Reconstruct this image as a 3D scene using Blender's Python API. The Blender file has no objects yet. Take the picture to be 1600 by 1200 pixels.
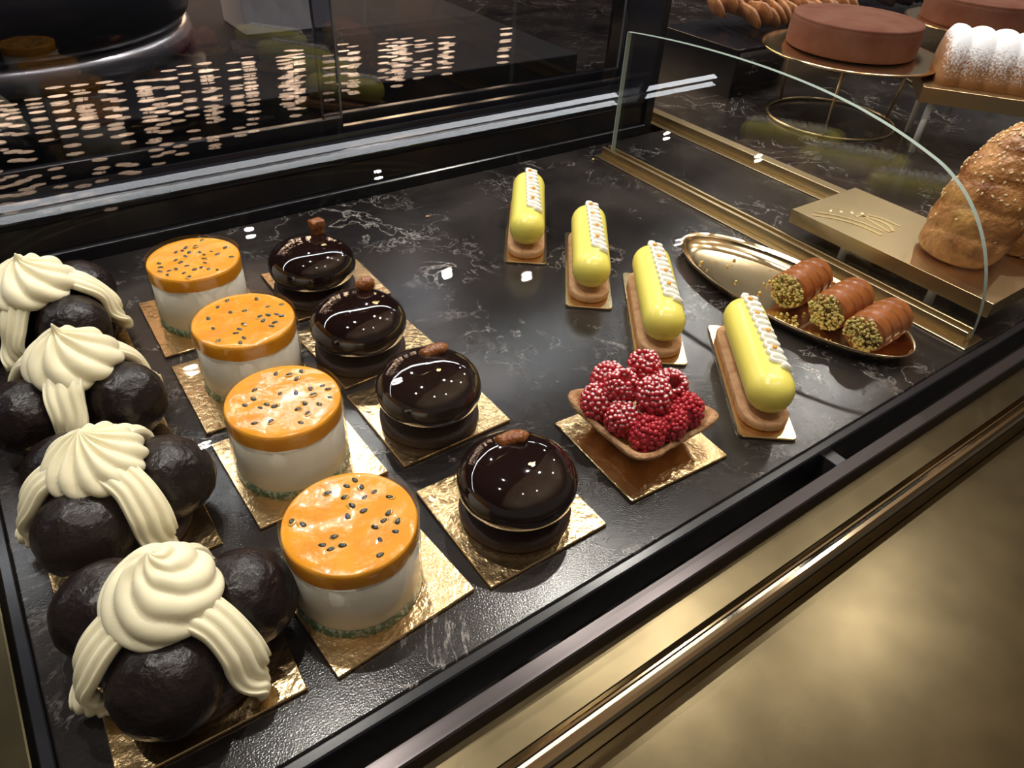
import bpy, bmesh, math, random
import numpy as np
from mathutils import Vector, Matrix, noise as mnoise
R_ = math.radians
random.seed(7)
SC = bpy.context.scene
COL = SC.collection
# ------------------------------------------------------------------ camera
CAM_R = ((0.81455463, -0.57776882, 0.05180678), (-0.32997438, -0.53494857, -0.77778335), (0.47709293, 0.61645212, -0.62639374))
CAM_C = (0.07016774, -0.17854649, 0.36257566)
cd = bpy.data.cameras.new('camera'); cam = bpy.data.objects.new('camera', cd); COL.objects.link(cam)
cd.sensor_width = 36.0; cd.sensor_fit = 'HORIZONTAL'; cd.lens = 1132.32 / 1600 * 36.0
cd.clip_start = 0.01; cd.clip_end = 50
r0, r1, r2 = CAM_R
cam.matrix_world = Matrix(((r0[0], -r1[0], -r2[0], CAM_C[0]), (r0[1], -r1[1], -r2[1], CAM_C[1]), (r0[2], -r1[2], -r2[2], CAM_C[2]), (0, 0, 0, 1)))
SC.camera = cam
# ------------------------------------------------------------------ view, world
SC.view_settings.view_transform = 'Standard'; SC.view_settings.look = 'None'
SC.view_settings.gamma = 1.0; SC.view_settings.use_curve_mapping = False
SC.view_settings.exposure = 0.4
SC.cycles.use_denoising = True
SC.cycles.transparent_max_bounces = 24
SC.cycles.max_bounces = 10
SC.cycles.sample_clamp_indirect = 4.0
w = bpy.data.worlds.new('world'); SC.world = w; w.use_nodes = True
w.node_tree.nodes['Background'].inputs[0].default_value = (1.0, 0.92, 0.84, 1)
w.node_tree.nodes['Background'].inputs[1].default_value = 0.09
# ------------------------------------------------------------------ lights
def spot(name, loc, energy, size=R_(95), blend=0.6, radius=0.02, col=(1.0, 0.94, 0.87), aim=None):
    l = bpy.data.lights.new(name, 'SPOT'); l.energy = energy; l.spot_size = size; l.spot_blend = blend
    l.shadow_soft_size = radius; l.color = col
    o = bpy.data.objects.new(name, l); COL.objects.link(o); o.location = loc
    d = (Vector(aim) - Vector(loc)) if aim else Vector((0, 0, -1))
    o.rotation_euler = d.to_track_quat('-Z', 'Y').to_euler()
    return o
for i, (x, y, e) in enumerate([(1.68, 2.82, 26), (0.84, 2.20, 34), (1.34, 1.03, 44), (1.61, 0.70, 36), (3.30, 2.19, 20), (3.39, 1.33, 20), (2.36, 0.34, 26),
                               (0.30, -0.35, 12), (0.95, -0.45, 14), (-0.30, 0.45, 42), (0.35, 0.85, 44)]):  # unseen lamps on this line, added to light the case from front and above
    spot('downlight', (x, y, 2.15), e, aim=(0.45, 0.2, 0))
for x, y, e in [(1.3, -0.9, 10), (-0.6, -1.3, 7), (3.0, 0.2, 10)]:     # unseen fill lamps, added to brighten the dropped ceiling mirrored in the front glass
    l = bpy.data.lights.new('ceiling_fill', 'AREA'); l.shape = 'DISK'; l.size = 0.3; l.energy = e; l.color = (1, 0.9, 0.78)
    o = bpy.data.objects.new('ceiling_fill', l); COL.objects.link(o); o.location = (x, y, 0.95); o.rotation_euler = (math.pi, 0, 0)
# the light bar along the top of the back doors, just above the picture
la = bpy.data.lights.new('light_bar', 'AREA'); la.shape = 'RECTANGLE'; la.size = 1.7; la.size_y = 0.016; la.energy = 1.1; la.color = (0.93, 0.96, 1.0)
lo = bpy.data.objects.new('light_bar', la); COL.objects.link(lo)
z_ax = Vector((0, 0.55, 0.83)).normalized(); x_ax = Vector((1, 0, 0)); y_ax = z_ax.cross(x_ax)
lo.matrix_world = Matrix(((x_ax.x, y_ax.x, z_ax.x, 0.20), (x_ax.y, y_ax.y, z_ax.y, 0.59), (x_ax.z, y_ax.z, z_ax.z, 0.38), (0, 0, 0, 1)))

# ------------------------------------------------------------------ materials
MATS = {}
def nt(m): return m.node_tree.nodes, m.node_tree.links
def pr(name, col, rough=0.5, metal=0.0, spec=0.5, coat=0.0, coat_rough=0.03, sss=0.0, sss_r=(0.004, 0.002, 0.001), bump=None, var=None, emit=None):
    """principled material. bump=(scale, strength, distance); var=(scale, colour2, lo, hi) blends a second colour by noise"""
    if name in MATS: return MATS[name]
    m = bpy.data.materials.new(name); m.use_nodes = True; N, L = nt(m); b = N['Principled BSDF']
    b.inputs['Base Color'].default_value = (*col, 1); b.inputs['Roughness'].default_value = rough
    b.inputs['Metallic'].default_value = metal; b.inputs['Specular IOR Level'].default_value = spec
    b.inputs['Coat Weight'].default_value = coat; b.inputs['Coat Roughness'].default_value = coat_rough
    if sss: b.inputs['Subsurface Weight'].default_value = sss; b.inputs['Subsurface Radius'].default_value = sss_r; b.inputs['Subsurface Scale'].default_value = 1.0
    if emit: b.inputs['Emission Color'].default_value = (*emit[0], 1); b.inputs['Emission Strength'].default_value = emit[1]
    tc = N.new('ShaderNodeTexCoord')
    if bump:
        n = N.new('ShaderNodeTexNoise'); n.inputs['Scale'].default_value = bump[0]; n.inputs['Detail'].default_value = 4
        L.new(tc.outputs['Object'], n.inputs['Vector'])
        bp = N.new('ShaderNodeBump'); bp.inputs['Strength'].default_value = bump[1]; bp.inputs['Distance'].default_value = bump[2]
        L.new(n.outputs['Fac'], bp.inputs['Height']); L.new(bp.outputs['Normal'], b.inputs['Normal'])
        if coat: L.new(bp.outputs['Normal'], b.inputs['Coat Normal'])
    if var:
        n = N.new('ShaderNodeTexNoise'); n.inputs['Scale'].default_value = var[0]; n.inputs['Detail'].default_value = 5
        L.new(tc.outputs['Object'], n.inputs['Vector'])
        r = N.new('ShaderNodeMapRange'); r.inputs[1].default_value = var[2]; r.inputs[2].default_value = var[3]; L.new(n.outputs['Fac'], r.inputs[0])
        mx = N.new('ShaderNodeMix'); mx.data_type = 'RGBA'; mx.inputs[6].default_value = (*col, 1); mx.inputs[7].default_value = (*var[1], 1)
        L.new(r.outputs[0], mx.inputs[0]); L.new(mx.outputs[2], b.inputs['Base Color'])
    MATS[name] = m
    return m
def sheet(name, tint=(1, 1, 1), f0=0.04, rough=0.0, share=1.0):
    """a thin clear sheet: straight-through light plus a mirror share that grows towards grazing angles"""
    if name in MATS: return MATS[name]
    m = bpy.data.materials.new(name); m.use_nodes = True; N, L = nt(m); N.clear()
    out = N.new('ShaderNodeOutputMaterial'); g = N.new('ShaderNodeNewGeometry'); d = N.new('ShaderNodeVectorMath'); d.operation = 'DOT_PRODUCT'
    L.new(g.outputs['Incoming'], d.inputs[0]); L.new(g.outputs['Normal'], d.inputs[1])
    def mth(op, a, bb):
        k = N.new('ShaderNodeMath'); k.operation = op
        for i, v in enumerate((a, bb)):
            if isinstance(v, (int, float)): k.inputs[i].default_value = v
            elif v is not None: L.new(v, k.inputs[i])
        return k.outputs[0]
    c = mth('ABSOLUTE', d.outputs['Value'], None); p = mth('POWER', mth('SUBTRACT', 1.0, c), 5.0)
    F = mth('MULTIPLY', mth('ADD', mth('MULTIPLY', p, 1 - f0), f0), share)
    t = N.new('ShaderNodeBsdfTransparent'); t.inputs[0].default_value = (*tint, 1)
    gl = N.new('ShaderNodeBsdfGlossy'); gl.inputs['Roughness'].default_value = rough
    mx = N.new('ShaderNodeMixShader'); L.new(F, mx.inputs[0]); L.new(t.outputs[0], mx.inputs[1]); L.new(gl.outputs[0], mx.inputs[2])
    L.new(mx.outputs[0], out.inputs[0]); MATS[name] = m
    return m
def marble():
    m = bpy.data.materials.new('black_marble'); m.use_nodes = True; N, L = nt(m); b = N['Principled BSDF']
    tc = N.new('ShaderNodeTexCoord')
    def noi(scale, detail=5, dist=0.0, rough=0.55):
        n = N.new('ShaderNodeTexNoise'); n.inputs['Scale'].default_value = scale; n.inputs['Detail'].default_value = detail
        n.inputs['Distortion'].default_value = dist; n.inputs['Roughness'].default_value = rough; L.new(tc.outputs['Object'], n.inputs['Vector']); return n.outputs['Fac']
    def rng(v, a, b_, c=0.0, d=1.0, smooth=True):
        r = N.new('ShaderNodeMapRange'); r.inputs[1].default_value = a; r.inputs[2].default_value = b_; r.inputs[3].default_value = c; r.inputs[4].default_value = d
        if smooth: r.interpolation_type = 'SMOOTHSTEP'
        L.new(v, r.inputs[0]); return r.outputs[0]
    def mth(op, a, bb=None):
        k = N.new('ShaderNodeMath'); k.operation = op
        for i, v in enumerate((a, bb)):
            if isinstance(v, (int, float)): k.inputs[i].default_value = v
            elif v is not None: L.new(v, k.inputs[i])
        return k.outputs[0]
    n1 = noi(14, 7, 1.2, 0.62); v1 = rng(mth('ABSOLUTE', mth('SUBTRACT', n1, 0.5)), 0.0, 0.018, 1, 0)
    m1 = rng(noi(9, 3), 0.48, 0.66)
    n2 = noi(42, 6, 0.8, 0.65); v2 = rng(mth('ABSOLUTE', mth('SUBTRACT', n2, 0.5)), 0.0, 0.03, 1, 0)
    m2 = rng(noi(13, 4), 0.52, 0.72)
    fine = rng(noi(260, 3), 0.42, 0.62)
    veins = mth('MULTIPLY', mth('ADD', mth('MULTIPLY', v1, m1), mth('MULTIPLY', mth('MULTIPLY', v2, m2), 0.55)), mth('ADD', mth('MULTIPLY', fine, 0.7), 0.3))
    base = N.new('ShaderNodeMix'); base.data_type = 'RGBA'; base.inputs[6].default_value = (0.011, 0.0095, 0.0097, 1); base.inputs[7].default_value = (0.036, 0.030, 0.028, 1)
    L.new(rng(noi(7, 6), 0.35, 0.7), base.inputs[0])
    mx = N.new('ShaderNodeMix'); mx.data_type = 'RGBA'; mx.inputs[7].default_value = (0.36, 0.33, 0.31, 1)
    L.new(mth('MINIMUM', veins, 0.85), mx.inputs[0]); L.new(base.outputs[2], mx.inputs[6]); L.new(mx.outputs[2], b.inputs['Base Color'])
    b.inputs['Roughness'].default_value = 0.16
    bp = N.new('ShaderNodeBump'); bp.inputs['Strength'].default_value = 0.25; bp.inputs['Distance'].default_value = 0.0004
    L.new(noi(900, 2), bp.inputs['Height']); L.new(bp.outputs['Normal'], b.inputs['Normal'])
    return m
M_MARBLE = marble()
M_GOLD = pr('gold_foil', (0.78, 0.55, 0.29), 0.21, 1.0, bump=(190, 0.55, 0.0012))
M_GOLD2 = pr('gold_board_smooth', (0.86, 0.66, 0.36), 0.2, 1.0, bump=(160, 0.12, 0.0006))
M_BRASS = pr('aged_brass', (0.105, 0.084, 0.046), 0.27, 1.0, bump=(300, 0.025, 0.0006), var=(30, (0.078, 0.062, 0.034), 0.32, 0.70))
M_BRASS2 = pr('satin_brass', (0.66, 0.51, 0.29), 0.30, 1.0)
M_TRAYGOLD = pr('tray_gold', (0.83, 0.64, 0.38), 0.17, 1.0, bump=(90, 0.05, 0.001))
M_BLACK = pr('black_frame', (0.012, 0.012, 0.016), 0.22, 0.0, 0.5)
M_DARK = pr('dark_recess', (0.012, 0.010, 0.008), 0.4)
M_GLASS = sheet('clear_glass', (0.985, 0.995, 0.99), 0.045)
M_PANE = sheet('front_glass', (0.99, 0.995, 0.99), 0.025, share=0.25)
M_SMOKE = sheet('smoked_glass', (0.40, 0.41, 0.47), 0.06)
M_ACET = sheet('acetate_film', (0.985, 0.985, 0.98), 0.035)
M_EDGE = pr('glass_edge', (0.42, 0.52, 0.47), 0.12, 0.0, 0.8)
M_STEEL = pr('polished_steel', (0.8, 0.8, 0.8), 0.3, 1.0)
M_CHOC = pr('chocolate_coating', (0.0100, 0.0052, 0.0054), 0.33, 0, 0.38, bump=(95, 0.8, 0.003))
M_GLAZE = pr('mirror_glaze', (0.011, 0.0045, 0.004), 0.035, 0, 0.6, coat=0.5, coat_rough=0.01)
M_BISCUIT = pr('cocoa_biscuit', (0.030, 0.014, 0.010), 0.7, bump=(500, 0.6, 0.001))
M_CREAM = pr('piped_cream', (0.93, 0.86, 0.62), 0.42, 0, 0.35, sss=0.25, sss_r=(0.004, 0.003, 0.0015), bump=(260, 0.12, 0.001))
M_MOUSSE = pr('white_mousse', (0.86, 0.82, 0.73), 0.5, 0, 0.3, bump=(120, 0.15, 0.001))
M_JELLY = pr('passion_jelly', (0.76, 0.335, 0.018), 0.25, 0, 0.3, coat=0.6, coat_rough=0.02, bump=(85, 0.30, 0.0022), var=(60, (0.68, 0.25, 0.011), 0.3, 0.7))
M_SEED = pr('passion_seed', (0.022, 0.020, 0.012), 0.2, 0, 0.6, coat=0.6, var=(300, (0.10, 0.09, 0.04), 0.5, 0.7))
M_GREEN = pr('pistachio_base', (0.10, 0.20, 0.11), 0.8, bump=(500, 0.9, 0.002), var=(350, (0.45, 0.48, 0.38), 0.45, 0.6))
M_CANDY = pr('candied_orange', (0.22, 0.060, 0.006), 0.2, 0, 0.5, coat=0.6, bump=(300, 0.9, 0.002), var=(700, (0.42, 0.24, 0.13), 0.60, 0.75))
M_LEAF = pr('gold_leaf', (1.0, 0.78, 0.36), 0.25, 1.0)
M_YELLOW = pr('yellow_glaze', (0.88, 0.78, 0.16), 0.28, 0, 0.5, sss=0.2, sss_r=(0.005, 0.004, 0.001), bump=(60, 0.08, 0.001))
M_SHORT = pr('shortbread', (0.58, 0.33, 0.16), 0.75, bump=(400, 0.5, 0.001), var=(120, (0.42, 0.20, 0.08), 0.45, 0.7))
M_WCREAM = pr('white_cream', (0.93, 0.91, 0.84), 0.4, 0, 0.35, sss=0.15, sss_r=(0.003, 0.003, 0.002))
M_DOT = pr('orange_dot', (0.9, 0.36, 0.01), 0.25, 0, 0.5, coat=0.5)
M_CRUST = pr('tart_crust', (0.55, 0.32, 0.16), 0.75, bump=(330, 1.0, 0.0022), var=(90, (0.36, 0.17, 0.07), 0.4, 0.66))
M_CUST = pr('custard', (0.85, 0.68, 0.25), 0.35)
M_ROLL = pr('baked_pastry', (0.33, 0.105, 0.024), 0.3, 0, 0.4, coat=0.35, coat_rough=0.08, bump=(180, 0.35, 0.0012), var=(70, (0.25, 0.07, 0.015), 0.4, 0.7))
M_CROIS = pr('croissant_crust', (0.56, 0.27, 0.085), 0.38, 0, 0.5, coat=0.25, coat_rough=0.2, bump=(140, 0.9, 0.004), var=(42, (0.25, 0.085, 0.02), 0.42, 0.64))
M_CRUMBIN = pr('bread_inside', (0.72, 0.52, 0.28), 0.8, bump=(200, 0.8, 0.002))
M_SESAME = pr('sesame', (0.80, 0.62, 0.36), 0.5)
M_LETTUCE = pr('lettuce', (0.28, 0.45, 0.09), 0.4, var=(60, (0.45, 0.60, 0.22), 0.4, 0.7))
M_CHEESE = pr('white_cheese', (0.85, 0.83, 0.76), 0.4)
M_COCOA = pr('cocoa_dust', (0.135, 0.060, 0.040), 0.9, 0, 0.2, bump=(300, 0.4, 0.001), var=(25, (0.11, 0.038, 0.022), 0.4, 0.7))
M_WAFER = pr('wafer', (0.40, 0.20, 0.085), 0.6, bump=(200, 0.3, 0.001), var=(50, (0.20, 0.08, 0.028), 0.4, 0.66))
M_DWAFER = pr('dark_wafer', (0.050, 0.028, 0.022), 0.5, bump=(200, 0.3, 0.001))
M_BULB = pr('warm_bulb', (1, 0.8, 0.55), 0.4, emit=((1.0, 0.68, 0.42), 18))
M_CEIL_D = pr('dark_ceiling', (0.012, 0.012, 0.014), 0.6)
M_CEIL_L = pr('beige_ceiling', (0.62, 0.50, 0.38), 0.7)
M_WALL = pr('dark_wall', (0.014, 0.013, 0.016), 0.5)
M_WHITE = pr('white_card', (0.75, 0.74, 0.74), 0.5)
M_POT = pr('dark_enamel', (0.012, 0.012, 0.018), 0.25)
def pistachio():
    m = bpy.data.materials.new('chopped_pistachio'); m.use_nodes = True; N, L = nt(m); b = N['Principled BSDF']
    tc = N.new('ShaderNodeTexCoord'); n = N.new('ShaderNodeTexNoise'); n.inputs['Scale'].default_value = 330; n.inputs['Detail'].default_value = 2
    L.new(tc.outputs['Object'], n.inputs['Vector']); r = N.new('ShaderNodeValToRGB'); L.new(n.outputs['Fac'], r.inputs[0])
    e = r.color_ramp.elements; e[0].position = 0.30; e[0].color = (0.20, 0.22, 0.06, 1); e[1].position = 0.7; e[1].color = (0.78, 0.66, 0.34, 1)
    k = r.color_ramp.elements.new(0.46); k.color = (0.60, 0.52, 0.16, 1); k = r.color_ramp.elements.new(0.58); k.color = (0.66, 0.48, 0.16, 1)
    L.new(r.outputs[0], b.inputs['Base Color']); b.inputs['Roughness'].default_value = 0.6
    return m
M_PIST = pistachio()
def dusted(name, col, dust, lo, hi, nscale=700, rough=0.35, col2=None):
    """a surface with powder fallen on its upward faces"""
    m = bpy.data.materials.new(name); m.use_nodes = True; N, L = nt(m); b = N['Principled BSDF']
    tc = N.new('ShaderNodeTexCoord'); g = N.new('ShaderNodeNewGeometry'); s = N.new('ShaderNodeSeparateXYZ'); L.new(g.outputs['Normal'], s.inputs[0])
    r = N.new('ShaderNodeMapRange'); r.inputs[1].default_value = lo; r.inputs[2].default_value = hi; L.new(s.outputs[2], r.inputs[0])
    n = N.new('ShaderNodeTexNoise'); n.inputs['Scale'].default_value = nscale; n.inputs['Detail'].default_value = 3; L.new(tc.outputs['Object'], n.inputs['Vector'])
    a = N.new('ShaderNodeMath'); a.operation = 'ADD'; L.new(r.outputs[0], a.inputs[0]); L.new(n.outputs['Fac'], a.inputs[1])
    t = N.new('ShaderNodeMapRange'); t.inputs[1].default_value = 0.9; t.inputs[2].default_value = 1.25; L.new(a.outputs[0], t.inputs[0])
    mx = N.new('ShaderNodeMix'); mx.data_type = 'RGBA'; mx.inputs[6].default_value = (*col, 1); mx.inputs[7].default_value = (*dust, 1)
    L.new(t.outputs[0], mx.inputs[0]); L.new(mx.outputs[2], b.inputs['Base Color']); b.inputs['Roughness'].default_value = rough
    if col2:
        n2 = N.new('ShaderNodeTexNoise'); n2.inputs['Scale'].default_value = 30; L.new(tc.outputs['Object'], n2.inputs['Vector'])
        m2 = N.new('ShaderNodeMix'); m2.data_type = 'RGBA'; m2.inputs[6].default_value = (*col, 1); m2.inputs[7].default_value = (*col2, 1)
        L.new(n2.outputs['Fac'], m2.inputs[0]); L.new(m2.outputs[2], mx.inputs[6])
    else:
        b.inputs['Subsurface Weight'].default_value = 0.15; b.inputs['Subsurface Radius'].default_value = (0.004, 0.001, 0.001); b.inputs['Subsurface Scale'].default_value = 1.0
    return m
M_RASP = pr('raspberry_red', (0.50, 0.022, 0.035), 0.28, 0, 0.5, coat=0.3, coat_rough=0.15, sss=0.2, sss_r=(0.004, 0.001, 0.001), var=(60, (0.36, 0.012, 0.03), 0.4, 0.65))
M_RASPS = dusted('raspberry_sugared', (0.50, 0.022, 0.035), (0.86, 0.80, 0.82), 0.40, 1.25, 420)
M_LOAF = dusted('loaf_sugared', (0.34, 0.17, 0.07), (0.84, 0.87, 0.92), -0.25, 0.75, 420, 0.8, (0.20, 0.09, 0.035))

# ------------------------------------------------------------------ mesh helpers
def mesh(name, verts, faces, mat, parent=None, smooth=True, loc=None, rotz=0.0):
    me = bpy.data.meshes.new(name); me.from_pydata([tuple(v) for v in verts], [], faces); me.update()
    if smooth:
        for p in me.polygons: p.use_smooth = True
    me.materials.append(mat)
    o = bpy.data.objects.new(name, me); COL.objects.link(o)
    if parent: o.parent = parent
    if loc: o.location = loc
    if rotz: o.rotation_euler = (0, 0, rotz)
    return o
def tag(o, label, cat, group=None):
    o['label'] = label; o['category'] = cat
    if group: o['group'] = group
    return o
def thing(name, label, cat, loc=(0, 0, 0), rotz=0.0, group=None):
    o = bpy.data.objects.new(name, None); COL.objects.link(o); o.empty_display_size = 0.01
    o.location = loc; o.rotation_euler = (0, 0, rotz)
    return tag(o, label, cat, group)
def structure(o): o['kind'] = 'structure'; return o
def copy_tree(src, loc, rotz, label, parent=None):
    c = src.copy(); COL.objects.link(c); c.parent = parent
    if parent is None: c.location = loc; c.rotation_euler = (0, 0, rotz); c['label'] = label
    for ch in src.children: copy_tree(ch, None, None, None, c)
    return c
def grid(nu, nv, fn, closeu=False, closev=False, capu0=False, capu1=False):
    """fn(i,j) -> point for i<nu, j<nv; v usually is the angle. caps close the first / last u ring"""
    V = [fn(i, j) for i in range(nu) for j in range(nv)]; F = []
    for i in range(nu if closeu else nu - 1):
        for j in range(nv if closev else nv - 1):
            a = i * nv + j; b = i * nv + (j + 1) % nv; c = ((i + 1) % nu) * nv + (j + 1) % nv; d = ((i + 1) % nu) * nv + j
            F.append((a, b, c, d))
    if capu0: F.append(tuple(reversed(range(nv))))
    if capu1: F.append(tuple(range((nu - 1) * nv, nu * nv)))
    return V, F
def lathe(prof, n=48, cap0=True, cap1=True):
    return grid(len(prof), n, lambda i, j: (prof[i][0] * math.cos(2 * math.pi * j / n), prof[i][0] * math.sin(2 * math.pi * j / n), prof[i][1]), closev=True, capu0=cap0, capu1=cap1)
def join(*vf):
    V, F = [], []
    for v, f in vf:
        k = len(V); V += list(v); F += [tuple(a + k for a in q) for q in f]
    return V, F
def move(vf, d, rz=0.0, s=1.0):
    c, sn = math.cos(rz), math.sin(rz)
    return [((x * c - y * sn) * s + d[0], (x * sn + y * c) * s + d[1], z * s + d[2]) for x, y, z in vf[0]], vf[1]
def box(x0, x1, y0, y1, z0, z1, bev=0.0, seg=2):
    bm = bmesh.new(); bmesh.ops.create_cube(bm, size=1.0)
    for v in bm.verts: v.co = Vector(((x0 + x1) / 2 + v.co.x * (x1 - x0), (y0 + y1) / 2 + v.co.y * (y1 - y0), (z0 + z1) / 2 + v.co.z * (z1 - z0)))
    if bev: bmesh.ops.bevel(bm, geom=bm.edges[:], offset=bev, segments=seg, affect='EDGES', profile=0.5)
    bm.verts.index_update(); V = [tuple(v.co) for v in bm.verts]; F = [tuple(v.index for v in f.verts) for f in bm.faces]; bm.free()
    return V, F
def prism(poly, x0, x1):
    """poly of (y,z) points extruded along x"""
    n = len(poly); V = [(x0, y, z) for y, z in poly] + [(x1, y, z) for y, z in poly]
    F = [(i, (i + 1) % n, n + (i + 1) % n, n + i) for i in range(n)] + [tuple(reversed(range(n))), tuple(range(n, 2 * n))]
    return V, F
def sweep(path, section, up=Vector((0, 0, 1)), scale=None, caps=True):
    """section: list of (side, up) offsets; path: list of points"""
    P = [Vector(p) for p in path]; n = len(P); V = []
    for i in range(n):
        t = (P[min(i + 1, n - 1)] - P[max(i - 1, 0)]).normalized()
        s = t.cross(up)
        if s.length < 1e-5: s = t.cross(Vector((0, 1, 0)))
        s.normalize(); u = s.cross(t).normalized(); k = scale(i / (n - 1)) if scale else 1.0
        V += [tuple(P[i] + s * a * k + u * b * k) for a, b in section]
    m = len(section); F = [(i * m + j, i * m + (j + 1) % m, (i + 1) * m + (j + 1) % m, (i + 1) * m + j) for i in range(n - 1) for j in range(m)]
    if caps: F += [tuple(reversed(range(m))), tuple(range((n - 1) * m, n * m))]
    return V, F
def circ(r, n=8, ry=None): return [(r * math.cos(2 * math.pi * k / n), (ry or r) * math.sin(2 * math.pi * k / n)) for k in range(n)]
def ell(rx, ry, rz, nu=8, nv=12, fn=None):
    """closed ellipsoid with poles"""
    V = [(0, 0, -rz)]; F = []
    for i in range(1, nu):
        a = -math.pi / 2 + math.pi * i / nu
        for j in range(nv):
            b = 2 * math.pi * j / nv; V.append((rx * math.cos(a) * math.cos(b), ry * math.cos(a) * math.sin(b), rz * math.sin(a)))
    V.append((0, 0, rz)); top = len(V) - 1
    for j in range(nv):
        F.append((0, 1 + (j + 1) % nv, 1 + j)); F.append((top, top - nv + j, top - nv + (j + 1) % nv))
    for i in range(nu - 2):
        for j in range(nv):
            a = 1 + i * nv; F.append((a + j, a + (j + 1) % nv, a + nv + (j + 1) % nv, a + nv + j))
    if fn: V = [fn(*v) for v in V]
    return V, F
def nz(x, y, z): return mnoise.noise(Vector((x, y, z)))
def catmull(pts, per=8):
    P = [Vector(p) for p in pts]; P = [2 * P[0] - P[1]] + P + [2 * P[-1] - P[-2]]; out = []
    for i in range(1, len(P) - 2):
        for k in range(per):
            t = k / per; a, b, c, d = P[i - 1], P[i], P[i + 1], P[i + 2]
            out.append(0.5 * ((2 * b) + (c - a) * t + (2 * a - 5 * b + 4 * c - d) * t * t + (3 * b - a - 3 * c + d) * t ** 3))
    out.append(P[-2]); return out

# ------------------------------------------------------------------ room
wall = structure(mesh('wall_back', *box(-4, 7, 3.6, 3.7, -1, 2.4), M_WALL, smooth=False))
structure(mesh('floor', *box(-4, 7, -3, 3.7, -1.05, -1.0), M_WALL, smooth=False))
structure(mesh('ceiling', *box(-4, 7, -3, 3.7, 2.34, 2.4), M_CEIL_D, smooth=False))
def bulk():
    a, b = (-2.4, -1.165), (6.6, 3.80)       # the edge of the dropped ceiling runs slantwise across the room
    P = [a, b, (6.6, -3.0), (-2.4, -3.0)]
    V = [(x, y, 2.2) for x, y in P] + [(x, y, 2.335) for x, y in P]
    return V, [(0, 1, 2, 3), (7, 6, 5, 4), (0, 4, 5, 1), (1, 5, 6, 2), (2, 6, 7, 3), (3, 7, 4, 0)]
o = structure(mesh('trim_1', *bulk(), M_CEIL_L, smooth=False))

# ------------------------------------------------------------------ the counter
o = mesh('marble_countertop', *join(box(0, 0.905, 0, 0.5445, -0.02, 0, 0.0008, 1), box(0.90, 2.6, 0, 1.6, -0.02, 0, 0.0008, 1)), M_MARBLE, smooth=False)
tag(o, 'black marble countertop with white veins under all the pastries', 'countertop')
t = thing('counter_frame', 'black and brass rails framing the front edge of the marble', 'counter rail', (0, 0, 0))
X0, X1 = -0.6, 2.6
mesh('inner_rail', *prism([(-0.0012, -0.03), (-0.0012, 0.0008), (-0.0022, 0.0014), (-0.0068, 0.0010), (-0.0078, 0.0), (-0.0078, -0.03)], -0.0075, X1), M_BLACK, t, smooth=False)
mesh('glass_slot', *prism([(-0.0078, -0.045), (-0.0078, -0.035), (-0.022, -0.035), (-0.022, -0.045)], X0, X1), M_DARK, t, smooth=False)
mesh('outer_rail', *prism([(-0.022, -0.04), (-0.022, -0.001), (-0.0228, 0.0), (-0.0315, 0.0), (-0.0325, -0.001), (-0.0335, -0.012), (-0.0335, -0.04)], X0, X1), pr('bronze_rail', (0.055, 0.045, 0.045), 0.25, 0.6), t, smooth=False)
mesh('brass_ledge', *prism([(-0.0335, -0.04), (-0.0335, -0.012), (-0.0545, -0.012), (-0.0545, -0.04)], X0, X1), M_BRASS, t, smooth=False)
bar = [(-0.0545, -0.045), (-0.0545, -0.0105), (-0.0555, -0.0100), (-0.0575, -0.0125), (-0.0590, -0.0125)]
bar += [(-0.0645 - 0.0055 * math.cos(a), -0.0115 + 0.0050 * math.sin(a)) for a in [R_(k) for k in (0, 25, 50, 75, 100, 125, 150, 180)]][::1]
bar = bar[:5] + sorted(bar[5:], key=lambda p: -p[0]) + [(-0.0700, -0.045)]
mesh('polished_bar', *prism(bar, X0, X1), pr('polished_bar_metal', (0.36, 0.29, 0.19), 0.10, 1.0), t, smooth=False)
mesh('rail_bracket', *box(0.50, 0.512, -0.0225, -0.007, -0.03, -0.006, 0.001), pr('bracket', (0.05, 0.05, 0.055), 0.35), t, smooth=False)
o = mesh('brass_worktop', *box(X0, X1, -0.75, -0.0695, -0.06, -0.033, 0.001, 1), M_BRASS, smooth=False)
tag(o, 'wide aged brass ledge sloping light in front of the counter rails', 'ledge')
o['label'] = 'wide aged brass ledge in front of the counter rails'
t = thing('side_frame', 'black strip and brass plate along the left end of the marble', 'counter rail', (0, 0, 0))
mesh('side_rail', *box(-0.0068, -0.0008, -0.0008, 0.5435, -0.03, 0.0008, 0.0006, 1), M_BLACK, t, smooth=False)
mesh('brass_side_plate', *box(-0.5, -0.0095, -0.0065, 0.5435, -0.03, 0.001, 0.0012, 2), M_BRASS, t, smooth=False)

# ------------------------------------------------------------------ back rail and sliding doors
t = thing('back_rail', 'glossy black rail with door tracks behind the marble', 'rail', (0, 0, 0))
Y0 = 0.5445
mesh('rail_lip', *prism([(Y0 + 0.0002, -0.02), (Y0 + 0.0002, 0.0125), (Y0 + 0.002, 0.0135), (Y0 + 0.006, 0.0135), (Y0 + 0.006, -0.02)], -0.6, 0.838), M_BLACK, t, smooth=False)
nose = [(Y0 + 0.006, 0.0)] + [(Y0 + 0.012 - 0.007 * math.cos(a), 0.0465 + 0.0085 * math.sin(a)) for a in [R_(k) for k in range(-60, 91, 15)]]
nose += [(Y0 + 0.040, 0.0545), (Y0 + 0.041, 0.060), (Y0 + 0.044, 0.060), (Y0 + 0.045, 0.0545), (Y0 + 0.056, 0.0545), (Y0 + 0.057, 0.061), (Y0 + 0.061, 0.061), (Y0 + 0.062, 0.0545), (Y0 + 0.09, 0.0545), (Y0 + 0.09, 0.0)]
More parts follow.
